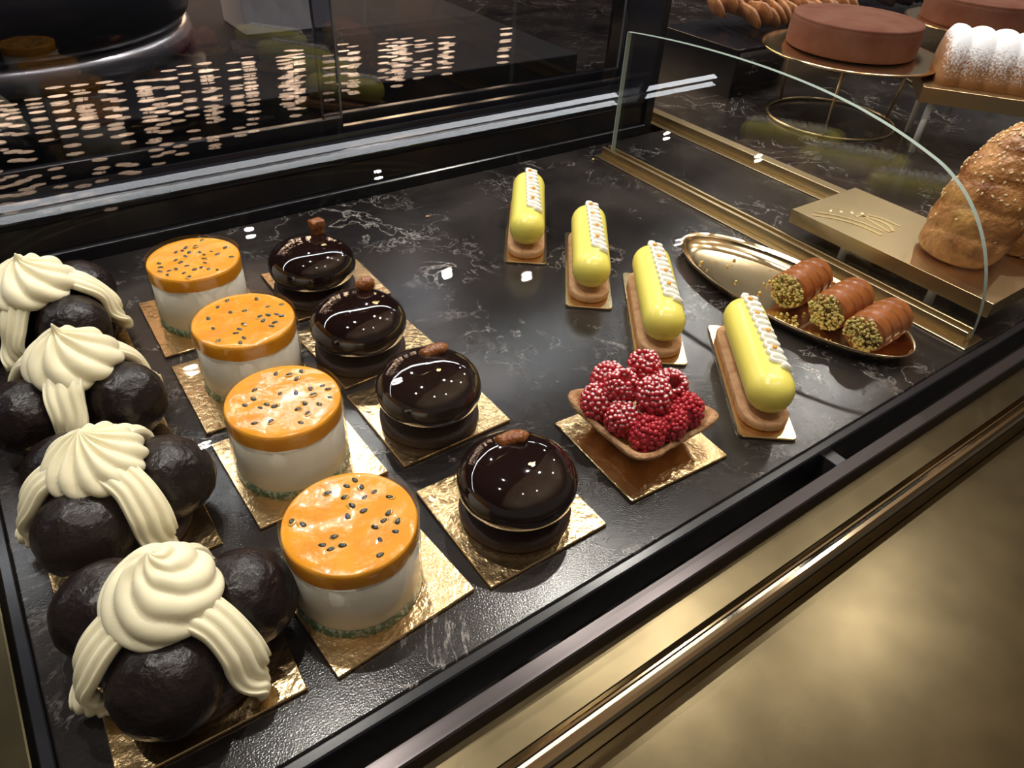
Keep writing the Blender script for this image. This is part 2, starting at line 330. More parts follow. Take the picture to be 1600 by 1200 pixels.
mesh('rail_body', *prism(nose, -0.6, 0.838), M_BLACK, t, smooth=False)
mesh('end_post', *box(0.838, 0.852, Y0 + 0.002, Y0 + 0.1, 0.0, 0.45, 0.001), M_BLACK, t, smooth=False)
def door(x0, x1, y, label):
    t = thing('sliding_door', label, 'glass door', ((x0 + x1) / 2, y, 0.0612), 0, 'sliding doors behind the case'); h = (x1 - x0) / 2
    mesh('glass_pane', [(-h, 0, 0.012), (h, 0, 0.012), (h, 0, 0.36), (-h, 0, 0.36)], [(0, 1, 2, 3)], M_SMOKE, t, smooth=False)
    mesh('bottom_frame', *box(-h, h, -0.004, 0.004, 0.0, 0.0125, 0.0008, 1), M_BLACK, t, smooth=False)
    for s in (-1, 1): mesh('glass_edge', *box(s * h - 0.0008, s * h + 0.0008, -0.002, 0.002, 0.012, 0.36), pr('dark_edge', (0.10, 0.11, 0.12), 0.2), t, smooth=False)
door(-0.55, 0.4055, Y0 + 0.0595, 'left smoked glass sliding door behind the cream puffs')
door(0.388, 0.836, Y0 + 0.0705, 'right smoked glass sliding door behind the glazed domes')
o = mesh('back_worktop', *box(-0.6, 0.834, 0.70, 1.4, 0.03, 0.072, 0.002), pr('matt_black', (0.008, 0.008, 0.010), 0.75, 0, 0.2), smooth=False)
tag(o, 'black worktop seen through the smoked back doors', 'worktop')
t = thing('stock_pot', 'large dark round pot with a shiny steel bottom rim behind the doors', 'pot', (0.12, 1.04, 0.072))
mesh('pot_body', *lathe([(0.232, 0.034), (0.245, 0.05), (0.25, 0.07), (0.25, 0.135), (0.243, 0.138), (0.1, 0.14)], 64), M_POT, t)
mesh('steel_rim', *lathe([(0.215, 0.0), (0.236, 0.004), (0.244, 0.016), (0.243, 0.030), (0.234, 0.036), (0.20, 0.036)], 64), M_STEEL, t)
t = thing('white_box', 'pale card box beside the dark pot behind the doors', 'box', (0.500, 1.03, 0.072))
mesh('carton', *box(-0.07, 0.07, -0.05, 0.05, 0, 0.10, 0.002), M_WHITE, t, smooth=False)
def skirt():
    V, F = grid(13, 2, lambda i, j: (-0.074 + 0.148 * i / 12, -0.054 - 0.002 * math.sin(i * 2.1), 0.06 + 0.012 * (1 - j) * (0.6 + 0.4 * math.sin(i * 1.7)) if j == 0 else 0.103)); return V, F
mesh('paper_cover', *join(skirt(), ([(-0.074, -0.054, 0.103), (0.074, -0.054, 0.103), (0.074, 0.054, 0.103), (-0.074, 0.054, 0.103)], [(0, 1, 2, 3)])), M_WHITE, t, smooth=False)
# chandelier of warm glass balls over the staff side; the curved front glass mirrors it
t = thing('bead_chandelier', 'chandelier of small warm bulbs mirrored in the curved front glass', 'chandelier', (0.62, 1.65, 0))
mesh('hanging_ring', *grid(48, 8, lambda i, j: ((0.62 + 0.012 * math.cos(2 * math.pi * j / 8)) * math.cos(2 * math.pi * i / 48), 0.42 * math.sin(2 * math.pi * i / 48), 1.34 + 0.012 * math.sin(2 * math.pi * j / 8)), True, True), M_BRASS2, t)
rg = random.Random(3); bead = None; nb = 0
for k in range(44):
    wx = -0.03 + 1.27 * ((k * 0.618034) % 1.0); wy = 1.42 + 0.42 * rg.random(); f = min(1, max(0, (wx - 0.25) / 0.75))
    e = (6.5 if wx < 0.42 else 3.2) + 4 * rg.random(); emax = 36 - 20 * f ** 0.7; zs = []
    while e < emax:
        zs.append(0.17 + (wy - 0.40) * math.tan(R_(e))); e += rg.uniform(1.3, 3.2) if e < 17 else rg.uniform(2.5, 8.0)
        if rg.random() < 0.25: e += 3
    if not zs: continue
    x, y = wx - 0.62, wy - 1.65
    mesh('wire', *sweep([(x, y, zs[0]), (x, y, 1.0), (x, y, 1.34)], circ(0.0010, 4)), M_BLACK, t)
    for z in zs:
        if nb > 298: break
        if bead is None: bead = b = mesh('bulb', *ell(0.0165, 0.0165, 0.0070, 8, 14), M_BULB, t)
        else: b = bead.copy(); COL.objects.link(b)
        b.location = (x, y, z); nb += 1
mesh('hanging_rod', *sweep([(0, 0, 1.34), (0, 0, 1.8), (0, 0, 2.335)], circ(0.008, 8)), M_BRASS2, t)
mesh('cross_bar', *sweep([(-0.62, 0, 1.34), (0, 0, 1.345), (0.62, 0, 1.34)], circ(0.007, 8)), M_BRASS2, t)

# ------------------------------------------------------------------ glass: divider and curved front pane
_ys = np.array([.1, .15, .2, .25, .31, .4, .5, .62]); _ss = np.array([.31, .21, .115, .052, 0, -.055, -.115, -.19])
_yy = np.linspace(.1, .8, 1401); _sl = np.interp(_yy, _ys, _ss); _zz = .139 + np.concatenate([[0], np.cumsum((_sl[1:] + _sl[:-1]) / 2 * np.diff(_yy))])
def zprof(y): return float(np.interp(y, _yy, _zz))
def profile(yend, step=0.01):
    pts = []
    p0, p1, p2, p3 = Vector((0.0088, 0.0, 0)), Vector((0.0070, 0.060, 0)), Vector((0.045, 0.139 - 0.055 * 0.33, 0)), Vector((0.10, zprof(0.10), 0))
    for k in range(24):
        s = k / 24; q = p0 * (1 - s) ** 3 + 3 * p1 * s * (1 - s) ** 2 + 3 * p2 * s * s * (1 - s) + p3 * s ** 3; pts.append((q.x, q.y))
    y = 0.10
    while y < yend - 1e-6: pts.append((y, zprof(y))); y += step
    pts.append((yend, zprof(yend))); return pts
def offset(pts, d):
    out = []
    for i, p in enumerate(pts):
        a, b = pts[max(i - 1, 0)], pts[min(i + 1, len(pts) - 1)]; ty, tz = b[0] - a[0], b[1] - a[1]; l = math.hypot(ty, tz); out.append((p[0] - tz / l * d, p[1] + ty / l * d))
    return out
t = thing('front_glass', 'curved clear front glass arching over the pastries', 'glass pane', (0, 0, 0))
fp = profile(0.594)
for d in (0.018, 0.024):
    q = offset(fp, d); q[0] = (q[0][0], -0.034)
    V = [(x, y, z) for y, z in q for x in (-0.0065, 0.7315)]
    mesh('pane_surface', V, [(2 * i, 2 * i + 1, 2 * i + 3, 2 * i + 2) for i in range(len(q) - 1)], M_PANE, t)
t = thing('glass_divider', 'clear curved glass divider standing in a brass channel', 'glass divider', (0.7355, 0, 0))
dp = profile(0.498); dp = [(dp[0][0], 0.004)] + dp[1:]; poly = [(0.4975, 0.004)] + dp[::-1]
for s in (-0.003, 0.003):
    mesh('glass_face', [(s, y, z) for y, z in poly], [tuple(range(len(poly)))], M_GLASS, t, smooth=False)
inn = offset(dp, -0.0012); n = len(dp)
mesh('glass_edge', [(s, y, z) for s in (-0.003, 0.003) for y, z in dp], [(i, i + 1, n + i + 1, n + i) for i in range(n - 1)], M_EDGE, t, smooth=False)
mesh('back_edge', *box(-0.003, 0.003, 0.4970, 0.4985, 0.006, zprof(0.498)), M_EDGE, t, smooth=False)
mesh('base_flange', *box(-0.0160, 0.0165, 0.0035, 0.515, 0.0, 0.0016, 0.0004, 1), M_BRASS2, t, smooth=False)
mesh('brass_channel', *join(box(-0.0075, -0.0035, 0.010, 0.512, 0.0016, 0.0125, 0.0004, 1), box(0.0035, 0.0065, 0.010, 0.512, 0.0016, 0.0125, 0.0004, 1), box(-0.0035, 0.0035, 0.010, 0.512, 0.0016, 0.004)), M_BRASS2, t, smooth=False)
o = mesh('brass_strip', *join(box(0.878, 0.910, 0.006, 0.60, 0.0, 0.0016, 0.0004, 1), box(0.888, 0.903, 0.008, 0.60, 0.0016, 0.014, 0.0006, 1)), M_BRASS2, smooth=False)
tag(o, 'raised brass strip on the marble beyond the brass stand', 'strip')

# ------------------------------------------------------------------ gold boards
def board_mesh():
    V, F = box(-0.045, 0.045, -0.045, 0.045, 0.0, 0.0026, 0.0005, 1); return V, F
board0 = None
def board(x, y, rz, label):
    global board0
    if board0 is None:
        board0 = mesh('cake_board', *board_mesh(), M_GOLD, smooth=False); o = board0
    else:
        o = board0.copy(); COL.objects.link(o)
    o.location = (x, y, 0.0002); o.rotation_euler = (0, 0, rz); return tag(o, label, 'cake board', 'square gold cake boards')
BT = 0.0028
ORD = ['nearest the front', 'second from the front', 'third from the front', 'farthest from the front']
# ------------------------------------------------------------------ cream puff cakes (left column)
def bun(seed):
    def f(x, y, z):
        k = 1 + 0.06 * nz(x * 60 + seed, y * 60, z * 60) + 0.025 * nz(x * 160, y * 160 + seed, z * 160)
        x, y, z = x * k, y * k, z * k
        if z < -0.019: z = -0.019 + (z + 0.019) * 0.25
        return (x, y, z)
    return ell(0.0265, 0.0265, 0.0255, 18, 28, f)
def swirl(Rb, H, n, twist, amp, tip, seed):
    prof = [(0.55, -0.02), (0.80, -0.05), (0.97, 0.03), (1.0, 0.14), (0.95, 0.28), (0.84, 0.44), (0.68, 0.58), (0.50, 0.70), (0.33, 0.80), (0.19, 0.88), (0.09, 0.95), (0.015, 1.0 + tip)]
    P = catmull([(a * Rb, 0, b * H) for a, b in prof], 5); m = len(P); nv = 120
    def f(i, j):
        th = 2 * math.pi * j / nv; t = i / (m - 1); a = P[max(i - 1, 0)]; b = P[min(i + 1, m - 1)]; d = (b - a).normalized(); nr, nzv = d.z, -d.x
        ph = n * th + twist * t + 0.5 * nz(math.cos(th) * 2 + seed, math.sin(th) * 2, t * 3)
        lobe = abs(math.cos(ph / 2)) ** 0.8 - 0.55
        fade = min(1, t * 6) * min(1, (1 - t) * 3.5); A = amp * Rb * fade * lobe
        A += 0.05 * Rb * nz(math.cos(th) * 1.5 + seed * 3, math.sin(th) * 1.5, t * 2.5) * min(1, (1 - t) * 4)
        r = P[i].x + nr * A; z = P[i].z + nzv * A; lean = 0.004 * t * t
        return (r * math.cos(th) + lean * math.cos(seed), r * math.sin(th) + lean * math.sin(seed), z)
    return grid(m, nv, f, closev=True, capu0=True, capu1=True)
def ribbon(seed, half=0.0115):
    path = catmull([(0.004, 0, 0.052), (0.018, 0, 0.0535), (0.030, 0.001 * math.sin(seed), 0.047), (0.0395, 0.0, 0.035), (0.0440, -0.001, 0.020), (0.0455, 0.0, 0.0075)], 7)
    sec = []; nf = 5
    for k in range(33):
        u = k / 32; ang = math.pi * (1 - u); lob = abs(math.sin(math.pi * u * nf)) ** 0.7
        sec.append((math.cos(ang) * half, math.sin(ang) ** 0.6 * 0.0040 + 0.0028 * lob * math.sin(ang) ** 0.4))
    sec += [(half * 0.6, -0.003), (-half * 0.6, -0.003)]
    V, F = sweep(path, sec, up=Vector((0, 1, 0)).cross(Vector((0, 1, 0))) if False else Vector((0, 0, 1)), scale=lambda t: 0.9 + 0.12 * math.sin(t * 9 + seed) * 0.5 + 0.1 * (1 - t))
    return V, F
def puff_cake(x, y, azs, sw, label, seed):
    t = thing('cream_puff_cake', label, 'cream puff', (x, y, BT), 0, 'chocolate cream puff cakes in the left column')
    mesh('pastry_base', *lathe([(0.038, 0.0), (0.0405, 0.0012), (0.0405, 0.005), (0.039, 0.0065)], 48), M_BISCUIT, t)
    for k, a in enumerate(azs):
        a, dd = (R_(a[0]), a[1]) if isinstance(a, tuple) else (R_(a), 0.033); b = mesh('choux_bun', *bun(seed * 5.3 + k * 2.1), M_CHOC, t, loc=(dd * math.cos(a), dd * math.sin(a), 0.0265), rotz=a)
    s = sorted(a[0] if isinstance(a, tuple) else a for a in azs)
    for k in range(3):
        a0 = s[k]; a1 = s[(k + 1) % 3] + (360 if k == 2 else 0)
        mesh('cream_ribbon', *ribbon(seed + k), M_CREAM, t, rotz=R_((a0 + a1) / 2))
    Rb, H, n, tw, amp, tip, dx, dy = sw
    mesh('cream_swirl', *swirl(Rb, H, n, tw, amp, tip, seed), M_CREAM, t, loc=(dx, dy, 0.0485))
    return t
PUFFS = [(0.0665, 0.0775, ((-115, 0.0275), (0, 0.034), (131, 0.040)), (0.0272, 0.034, 6, 30, 0.10, 0.0, -0.001, 0.001), 'with a tall ridged cream spiral'),
         (0.0605, 0.190, ((-131, 0.029), (-8, 0.032), (118, 0.034)), (0.0268, 0.026, 13, 13.0, 0.13, 0.0, -0.001, 0.002), 'with a flat twisted cream rosette'),
         (0.0640, 0.297, (193, -43, (78, 0.029)), (0.0290, 0.031, 9, 13.0, 0.14, 0.14, 0.004, 0.001), 'with a pointed cream peak'),
         (0.0660, 0.414, (-72, 40, 165), (0.0310, 0.030, 9, 15.0, 0.14, 0.12, -0.005, 0.001), 'by the back rail')]
for i, (x, y, azs, sw, extra) in enumerate(PUFFS):
    board([0.0675, 0.0605, 0.0630, 0.0675][i], [0.0745, 0.1885, 0.2965, 0.4205][i], [-0.04, 0.0, -0.02, -0.03][i], 'gold board under the cream puff cake ' + ORD[i])
    puff_cake(x, y, azs, sw, 'dark chocolate cream puff cake ' + extra + ', ' + ORD[i], i + 1.0)
# ------------------------------------------------------------------ passion fruit cakes
PASS = [(0.1612, 0.0738, 24), (0.1692, 0.1885, 24), (0.1793, 0.2899, 22), (0.1755, 0.397, 30)]
seed_me = None
for i, (x, y, ns) in enumerate(PASS):
    bx, by, br = [(0.1672, 0.0727, 0.077), (0.1718, 0.1872, 0.017), (0.1725, 0.2890, -0.01), (0.1735, 0.3940, -0.02)][i]
    board(bx, by, br, 'gold board under the passion fruit cake ' + ORD[i])
    t = thing('passion_fruit_cake', 'white mousse cylinder topped with orange passion fruit jelly, ' + ORD[i], 'cake', (x, y, BT), 0, 'passion fruit cakes'); rr = random.Random(20 + i)
    Rc = 0.0366
    mesh('pistachio_base', *grid(4, 60, lambda a, j: ((Rc + (0.0 if a else 0.0012) - (0.0006 if a == 3 else 0)) * math.cos(2 * math.pi * j / 60), (Rc + (0 if a else 0.0012)) * math.sin(2 * math.pi * j / 60), (0.0, 0.002, 0.0030 + 0.0034 * nz(j * 0.45, i * 5, 1), 0.0035)[a]), closev=True, capu0=True, capu1=True), M_GREEN, t)
    mesh('mousse_cylinder', *lathe([(Rc - 0.0008, 0.004), (Rc - 0.0004, 0.02), (Rc - 0.0006, 0.047)], 64), M_MOUSSE, t)
    rings = [(1.0, 'b'), (1.0, 0.25), (1.0, 0.8), (0.985, 0.97), (0.96, 1.0), (0.85, 1), (0.7, 1), (0.55, 1), (0.4, 1), (0.25, 1), (0.1, 1)]
    def jf(a, j):
        th = 2 * math.pi * j / 72; k, h = rings[a]; zb = 0.0415 + 0.0016 * nz(math.cos(th) * 2.2 + i * 3, math.sin(th) * 2.2, 0.3)
        if h == 'b': z = zb
        elif h < 1: z = zb + (0.0528 - zb) * h
        else: z = 0.0528 + 0.0007 * nz(k * math.cos(th) * 3 + i, k * math.sin(th) * 3, 2.0)
        return (k * Rc * math.cos(th), k * Rc * math.sin(th), z)
    j = mesh('passion_jelly', *grid(len(rings), 72, jf, closev=True, capu1=True), M_JELLY, t)
    pts = []
    while len(pts) < ns:
        a = rr.uniform(0, 6.283); q = 0.031 * math.sqrt(rr.random()); p = (q * math.cos(a), q * math.sin(a))
        if all(math.hypot(p[0] - s[0], p[1] - s[1]) > 0.0042 for s in pts): pts.append(p)
    for p in pts:
        if seed_me is None:
            e1 = ell(0.0024, 0.0015, 0.0009, 6, 10, lambda a, b, c: (a, b * (1 - 0.25 * a / 0.0025), c)); e2 = move(ell(0.0034, 0.0025, 0.0005, 6, 12), (0.0003, 0.0003, -0.0003))
            s = mesh('seed', *join(e1, e2), M_SEED, j); seed_me = s.data; seed_me.materials.append(pr('seed_sac', (0.62, 0.30, 0.03), 0.15, coat=0.8))
            for pi, pg in enumerate(seed_me.polygons): pg.material_index = 0 if pi < len(e1[1]) else 1
        else: s = bpy.data.objects.new('seed', seed_me); COL.objects.link(s); s.parent = j
        s.location = (p[0], p[1], 0.0528 + rr.uniform(-0.0004, 0.0002)); s.rotation_euler = (rr.uniform(-.2, .2), rr.uniform(-.2, .2), rr.uniform(0, 6.28))
    mesh('clear_collar', *grid(2, 72, lambda a, jj: (0.0376 * math.cos(2 * math.pi * jj / 72), 0.0376 * math.sin(2 * math.pi * jj / 72), (0.0005, 0.0552)[a]), closev=True), M_ACET, t)
# ------------------------------------------------------------------ mirror glazed chocolate domes
def dome_prof():
    P = []
    for k in range(0, 15):
        a = -math.pi / 2 * 0.80 + (math.pi / 2 * 1.80) * k / 14
        c, s = math.cos(a), math.sin(a); r = 0.0382 * (abs(c) ** 0.72); z = 0.0282 + (0.0195 if s > 0 else 0.0208) * (abs(s) ** 0.95) * (1 if s > 0 else -1)
        P.append((max(r, 0.0008), z))
    return P
cand_me = [ell(0.0095, 0.0055, 0.0045, 8, 12, lambda a, b, c, s=s: (a * (1 + .25 * nz(a * 200 + s, b * 200, c * 200)), b * (1 + .3 * nz(a * 200, b * 200 + s, 3)), c + 0.0012 * nz(a * 250, s, c * 250))) for s in range(4)]
CHOC = [(0.2705, 0.0685), (0.2701, 0.1774), (0.2632, 0.2771), (0.2700, 0.3835)]
CB = [(0.2688, 0.0714, -0.0055), (0.2737, 0.1864, 0.007), (0.2735, 0.2865, 0.06), (0.2820, 0.3900, 0.0)]
JL = [(0.2766, 0.0845), (0.2822, 0.1901), (0.2795, 0.2935), (0.2850, 0.4010)]
LF = [(0.2735, 0.0600), (0.2735, 0.1690), (0.2760, 0.2690), (0.2800, 0.3760)]
COND = ['with a flat strip of candied orange', 'with a curved candied orange piece', 'with a round candied orange piece', 'with an upright sugared orange stub']
dome_me = None
for i, (x, y) in enumerate(CHOC):
    board(*CB[i], 'gold board under the glazed chocolate dome ' + ORD[i])
    t = thing('glazed_chocolate_dome', 'shiny dark chocolate dome cake ' + COND[i] + ', ' + ORD[i], 'cake', (x, y, BT), 0, 'mirror glazed chocolate domes')
    b = mesh('biscuit_base', *lathe([(0.0355, 0.0), (0.0365, 0.0010), (0.0362, 0.0034), (0.0366, 0.0044), (0.0360, 0.0075), (0.033, 0.0085)], 64), M_BISCUIT, t)
    d = mesh('glazed_dome', *lathe([(p[0], p[1]) for p in dome_prof()], 96), M_GLAZE, t)
    jx, jy = JL[i][0] - x, JL[i][1] - y
    if i == 3:
        V, F = join(box(-0.0055, 0.0055, -0.004, 0.004, 0, 0.013, 0.0015), box(-0.0065, 0.0065, -0.005, 0.005, 0.007, 0.0145, 0.0015)); cz = 0.0445
    elif i == 2: V, F = ell(0.0085, 0.006, 0.0068, 10, 14, lambda a, b_, c: (a * (1 + .15 * nz(a * 200, b_ * 200, c * 200)), b_, c)); cz = 0.0495
    else: V, F = sweep([(0.0105 * math.sin(u), 0.005 * (1 - math.cos(u)) * -1, 0.0012 * math.sin(u * 3)) for u in [-1 + k / 6 for k in range(13)]], circ(0.0052, 10, 0.0040), scale=lambda s: 0.80 + 0.25 * math.sin(math.pi * s) ** 0.6 + 0.12 * nz(s * 7, i, 0)); cz = 0.0478
    mesh('candied_orange', V, F, M_CANDY, t, loc=(jx, jy, cz), rotz=R_((-25, -15, 0, 10)[i]))
    rl = random.Random(i); V = [(0, 0, 0.0008)]; nl = 11
    for k in range(nl):
        a = 2 * math.pi * k / nl; q = 0.0032 * (0.55 + 0.6 * rl.random()); V.append((q * math.cos(a), q * 0.8 * math.sin(a), 0.0005 * rl.random()))
    mesh('gold_leaf_flake', V + [(a, b_, c - 0.0006) for a, b_, c in V], [(0, 1 + k, 1 + (k + 1) % nl) for k in range(nl)] + [(nl + 1, nl + 2 + (k + 1) % nl, nl + 2 + k) for k in range(nl)] + [(1 + k, nl + 2 + k, nl + 2 + (k + 1) % nl, 1 + (k + 1) % nl) for k in range(nl)], M_LEAF, t, smooth=False, loc=(LF[i][0] - x, LF[i][1] - y, 0.0470))
# ------------------------------------------------------------------ raspberry tart
board(0.3875, 0.0740, -0.054, 'gold board under the raspberry tart')
t = thing('raspberry_tart', 'square baked tart shell filled with custard under the raspberries', 'tart', (0.3915, 0.0812, BT), R_(2))
def sq(th, a, p=5.0):
    c, s = math.cos(th), math.sin(th); k = (abs(c) ** p + abs(s) ** p) ** (-1 / p); return a * k * c, a * k * s
def tart():
    nv = 96
    lev = [(0.60, 0.0, 0), (0.66, 0.0003, 0), (0.76, 0.006, .25), (0.89, 0.0125, .6), (1.0, 0.0180, 1.0), (0.99, 0.0200, 1.0), (0.93, 0.0208, 1.0), (0.87, 0.0185, .9), (0.85, 0.0150, .7), (0.82, 0.0110, .5), (0.6, 0.009, 0.2)]
    def f(i, j):
        th = 2 * math.pi * j / nv + 0.001; k, z, fl = lev[i]; corner = abs(math.sin(2 * th)) ** 4
        x, y = sq(th, 0.0392 * k, 7.0 - 2 * (1 - fl)); g = 1 + 0.09 * corner * fl + 0.02 * nz(th * 3, i, 0); front = 1.0 if not (math.pi < th < 1.5 * math.pi) else 0.75
        return (x * g, y * g, z + 0.0055 * corner * fl * front + 0.0016 * nz(math.cos(th) * 5, math.sin(th) * 5, i * .3) * fl)
    return grid(len(lev), nv, f, closev=True, capu0=True, capu1=True)
mesh('tart_shell', *tart(), M_CRUST, t)
mesh('custard', *grid(4, 48, lambda i, j: (*[q * (1, 0.9, 0.6, 0.05)[i] for q in sq(2 * math.pi * j / 48, 0.0350)], (0.0135, 0.0150, 0.0155, 0.0155)[i] + 0.0008 * nz(i, j * .6, 0)), closev=True, capu1=True), M_CUST, t)
def raspberry(hole):
    parts = []; H = 0.0125; Rm = 0.0112
    rows = 10
    for r in range(rows):
        ph = -0.42 * math.pi + (0.86 * math.pi) * r / (rows - 1) if not hole else -0.45 * math.pi + (0.80 * math.pi) * r / (rows - 1)
        rad = Rm * math.cos(ph) ** 0.8 if math.cos(ph) > 0 else 0.0; z = H * math.sin(ph)
        if hole and r == rows - 1: rad = max(rad, 0.0058)
        n = max(4, int(round(2 * math.pi * rad / 0.0036)))
        if rad < 0.002: n = 1
        for k in range(n):
            a = 2 * math.pi * (k + 0.5 * (r % 2)) / n; s = 0.00215 * (0.85 + 0.3 * random.random()); a += random.uniform(-.2, .2)
            parts.append(move(ell(s, s, s, 5, 7), (rad * math.cos(a), rad * math.sin(a), z + random.uniform(-.0008, .0008))))
    core = [(0.003, -H * 1.0), (Rm * 0.85, -H * 0.62), (Rm * 1.06, 0), (Rm * 0.9, H * 0.55)]
    core += [(0.0065, H * 0.72), (0.0045, H * 0.7), (0.0035, 0.0)] if hole else [(0.004, H * 0.9)]
    parts.append(lathe(core, 16)); return join(*parts)
rasp_me = {}
RASPS = [((0.3635, 0.0985, 0.0305), False, True, (20, -10), 'sugared raspberry at the left corner of the tart'),
         ((0.3762, 0.0905, 0.0440), True, True, (12, 0), 'sugared raspberry with its hollow up, top left of the pile'),
         ((0.3805, 0.1085, 0.0370), False, True, (0, 25), 'raspberry half hidden at the back left of the pile'),
         ((0.4085, 0.1010, 0.0420), True, True, (15, 10), 'sugared raspberry with its hollow up, farthest back on the pile'),
         ((0.4110, 0.0770, 0.0405), True, True, (25, 35), 'sugared raspberry with its hollow turned right, at the back right'),
         ((0.3860, 0.0690, 0.0475), False, True, (-10, -18), 'sugared raspberry on top of the middle of the pile'),
         ((0.3660, 0.0755, 0.0305), False, True, (15, -15), 'lightly sugared raspberry at the front left rim of the tart'),
         ((0.3715, 0.0565, 0.0295), False, False, (20, 5), 'plain red raspberry at the near corner of the tart'),
         ((0.3915, 0.0545, 0.0300), False, False, (5, 0), 'plain raspberry wedged under the top raspberry, front right'),
         ((0.4110, 0.0575, 0.0310), False, False, (-5, 15), 'plain red raspberry at the right corner of the tart')]
for p, hole, sug, tilt, lab in RASPS:
    if (hole, sug) not in rasp_me:
        o = mesh('raspberry', *raspberry(hole), M_RASPS if sug else M_RASP); rasp_me[(hole, sug)] = o.data
    else: o = bpy.data.objects.new('raspberry', rasp_me[(hole, sug)]); COL.objects.link(o)
    o.location = p; o.rotation_euler = (R_(tilt[0]), R_(tilt[1]), random.uniform(0, 6)); tag(o, lab, 'raspberry', 'raspberries piled on the tart')
# ------------------------------------------------------------------ yellow eclairs
def stadium(hl, hw, n=12):
    P = []
    for s in (1, -1):
        for k in range(n + 1):
            a = -math.pi / 2 + math.pi * k / n; P.append((s * (hl - hw) + s * hw * math.cos(a), s * hw * math.sin(a)))
    return P
def slab(outline, z0, z1, bev=0.0008):
    n = len(outline); cx = sum(p[0] for p in outline) / n; cy = sum(p[1] for p in outline) / n
    lev = [(-bev, z0), (0, z0 + bev), (0, z1 - bev), (-bev, z1)]
    def f(i, j):
        x, y = outline[j]; l = math.hypot(x, y) or 1; k = 1 + lev[i][0] / l; return (x * k, y * k, lev[i][1])
    return grid(4, n, f, closev=True, capu0=True, capu1=True)
def eclair_body():
    hl, hw = 0.066, 0.0178; nu, nv = 40, 32
    def f(i, j):
        u = -1 + 2 * i / (nu - 1); s = math.sin(u * math.pi / 2); x = s * hl
        e = max(0.0, abs(x) - (hl - hw)) / hw; r = math.sqrt(max(0.0, 1 - e * e)); r = max(r, 0.02)
        a = 2 * math.pi * j / nv; c, sn = math.cos(a), math.sin(a)
        y = hw * r * (abs(c) ** 0.9) * (1 if c > 0 else -1); z = 0.0255 + (0.0165 if sn > 0 else 0.0165) * r ** 0.8 * (abs(sn) ** 0.92) * (1 if sn > 0 else -1)
        z = max(z, 0.0098 + 0.0006 * nz(x * 150, y * 150, 0)); return (x, y, z)
    return grid(nu, nv, f, closev=True, capu0=True, capu1=True)
def zigzag():
    pts = []; n = 230; per = 11
    for k in range(n + 1):
        s = k / n; u = 0.060 - 0.100 * s; a = 2 * math.pi * per * s; grow = 0.85 + 0.25 * s; lat = -0.0015 - 0.0045 * s + 0.0062 * grow * math.sin(a)
        e = max(0.0, abs(u) - 0.0482) / 0.0178; zz = 0.0255 + 0.0165 * max(0.05, (1 - e * e)) ** 0.4 * max(0.0, 1 - (lat / 0.0178) ** 2) ** 0.5
        pts.append((u + 0.0014 * math.sin(2 * a), lat, zz + 0.0012 + 0.0007 * math.cos(a)))
    return sweep(pts, [(-0.0011, -0.0025), (0.0011, -0.0025), (0.0014, 0.0), (0.0008, 0.0022), (-0.0008, 0.0022), (-0.0014, 0.0)], scale=lambda t: 1.0 if t < 0.93 else 1.0 + (t - 0.93) * 5)
ECL = [(0.5165, 0.0808, 'nearest the front'), (0.5130, 0.1910, 'second from the front, beside the oval tray'), (0.5165, 0.2885, 'third from the front'), (0.5130, 0.3865, 'farthest back, near the back rail')]
ang = R_(51.8); ecl0 = None; eb0 = None
def eboard():
    P = []
    for cx, cy, a0 in ((0.070, 0.0178, 0), (-0.070, 0.0178, 90), (-0.070, -0.0178, 180), (0.070, -0.0178, 270)):
        for k in range(5): a = R_(a0 + 22.5 * k); P.append((cx + 0.004 * math.cos(a), cy + 0.004 * math.sin(a)))
    return slab(P, 0.0, 0.0024, 0.0005)
for i, (x, y, ex) in enumerate(ECL):
    lab = 'yellow glazed eclair with a white cream zigzag, ' + ex; bl = 'narrow gold board under the yellow eclair ' + ex
    if ecl0 is None:
        eb0 = mesh('eclair_board', *eboard(), M_GOLD2, smooth=False, loc=(x, y, 0.0002), rotz=ang); tag(eb0, bl, 'cake board', 'narrow gold eclair boards')
        t = ecl0 = thing('yellow_eclair', lab, 'eclair', (x, y, BT), ang, 'yellow eclairs')
        mesh('biscuit_base', *slab(stadium(0.0685, 0.0190), 0.0, 0.0075, 0.0015), M_SHORT, t)
        mesh('yellow_glaze', *eclair_body(), M_YELLOW, t)
        z = mesh('cream_zigzag', *zigzag(), M_WCREAM, t)
        for u, lat in ((0.048, 0.000), (0.026, -0.001), (0.002, -0.0045), (-0.021, -0.004)):
            mesh('orange_dot', *ell(0.0021, 0.0021, 0.0011, 6, 10), M_DOT, t, loc=(u, lat, 0.0460))
    else:
        b = eb0.copy(); COL.objects.link(b); b.location = (x, y, 0.0002); b.rotation_euler = (0, 0, ang + (0, .01, -.005, .015)[i]); b['label'] = bl
        copy_tree(ecl0, (x, y, BT), ang + (0, .01, -.005, .015)[i], lab)
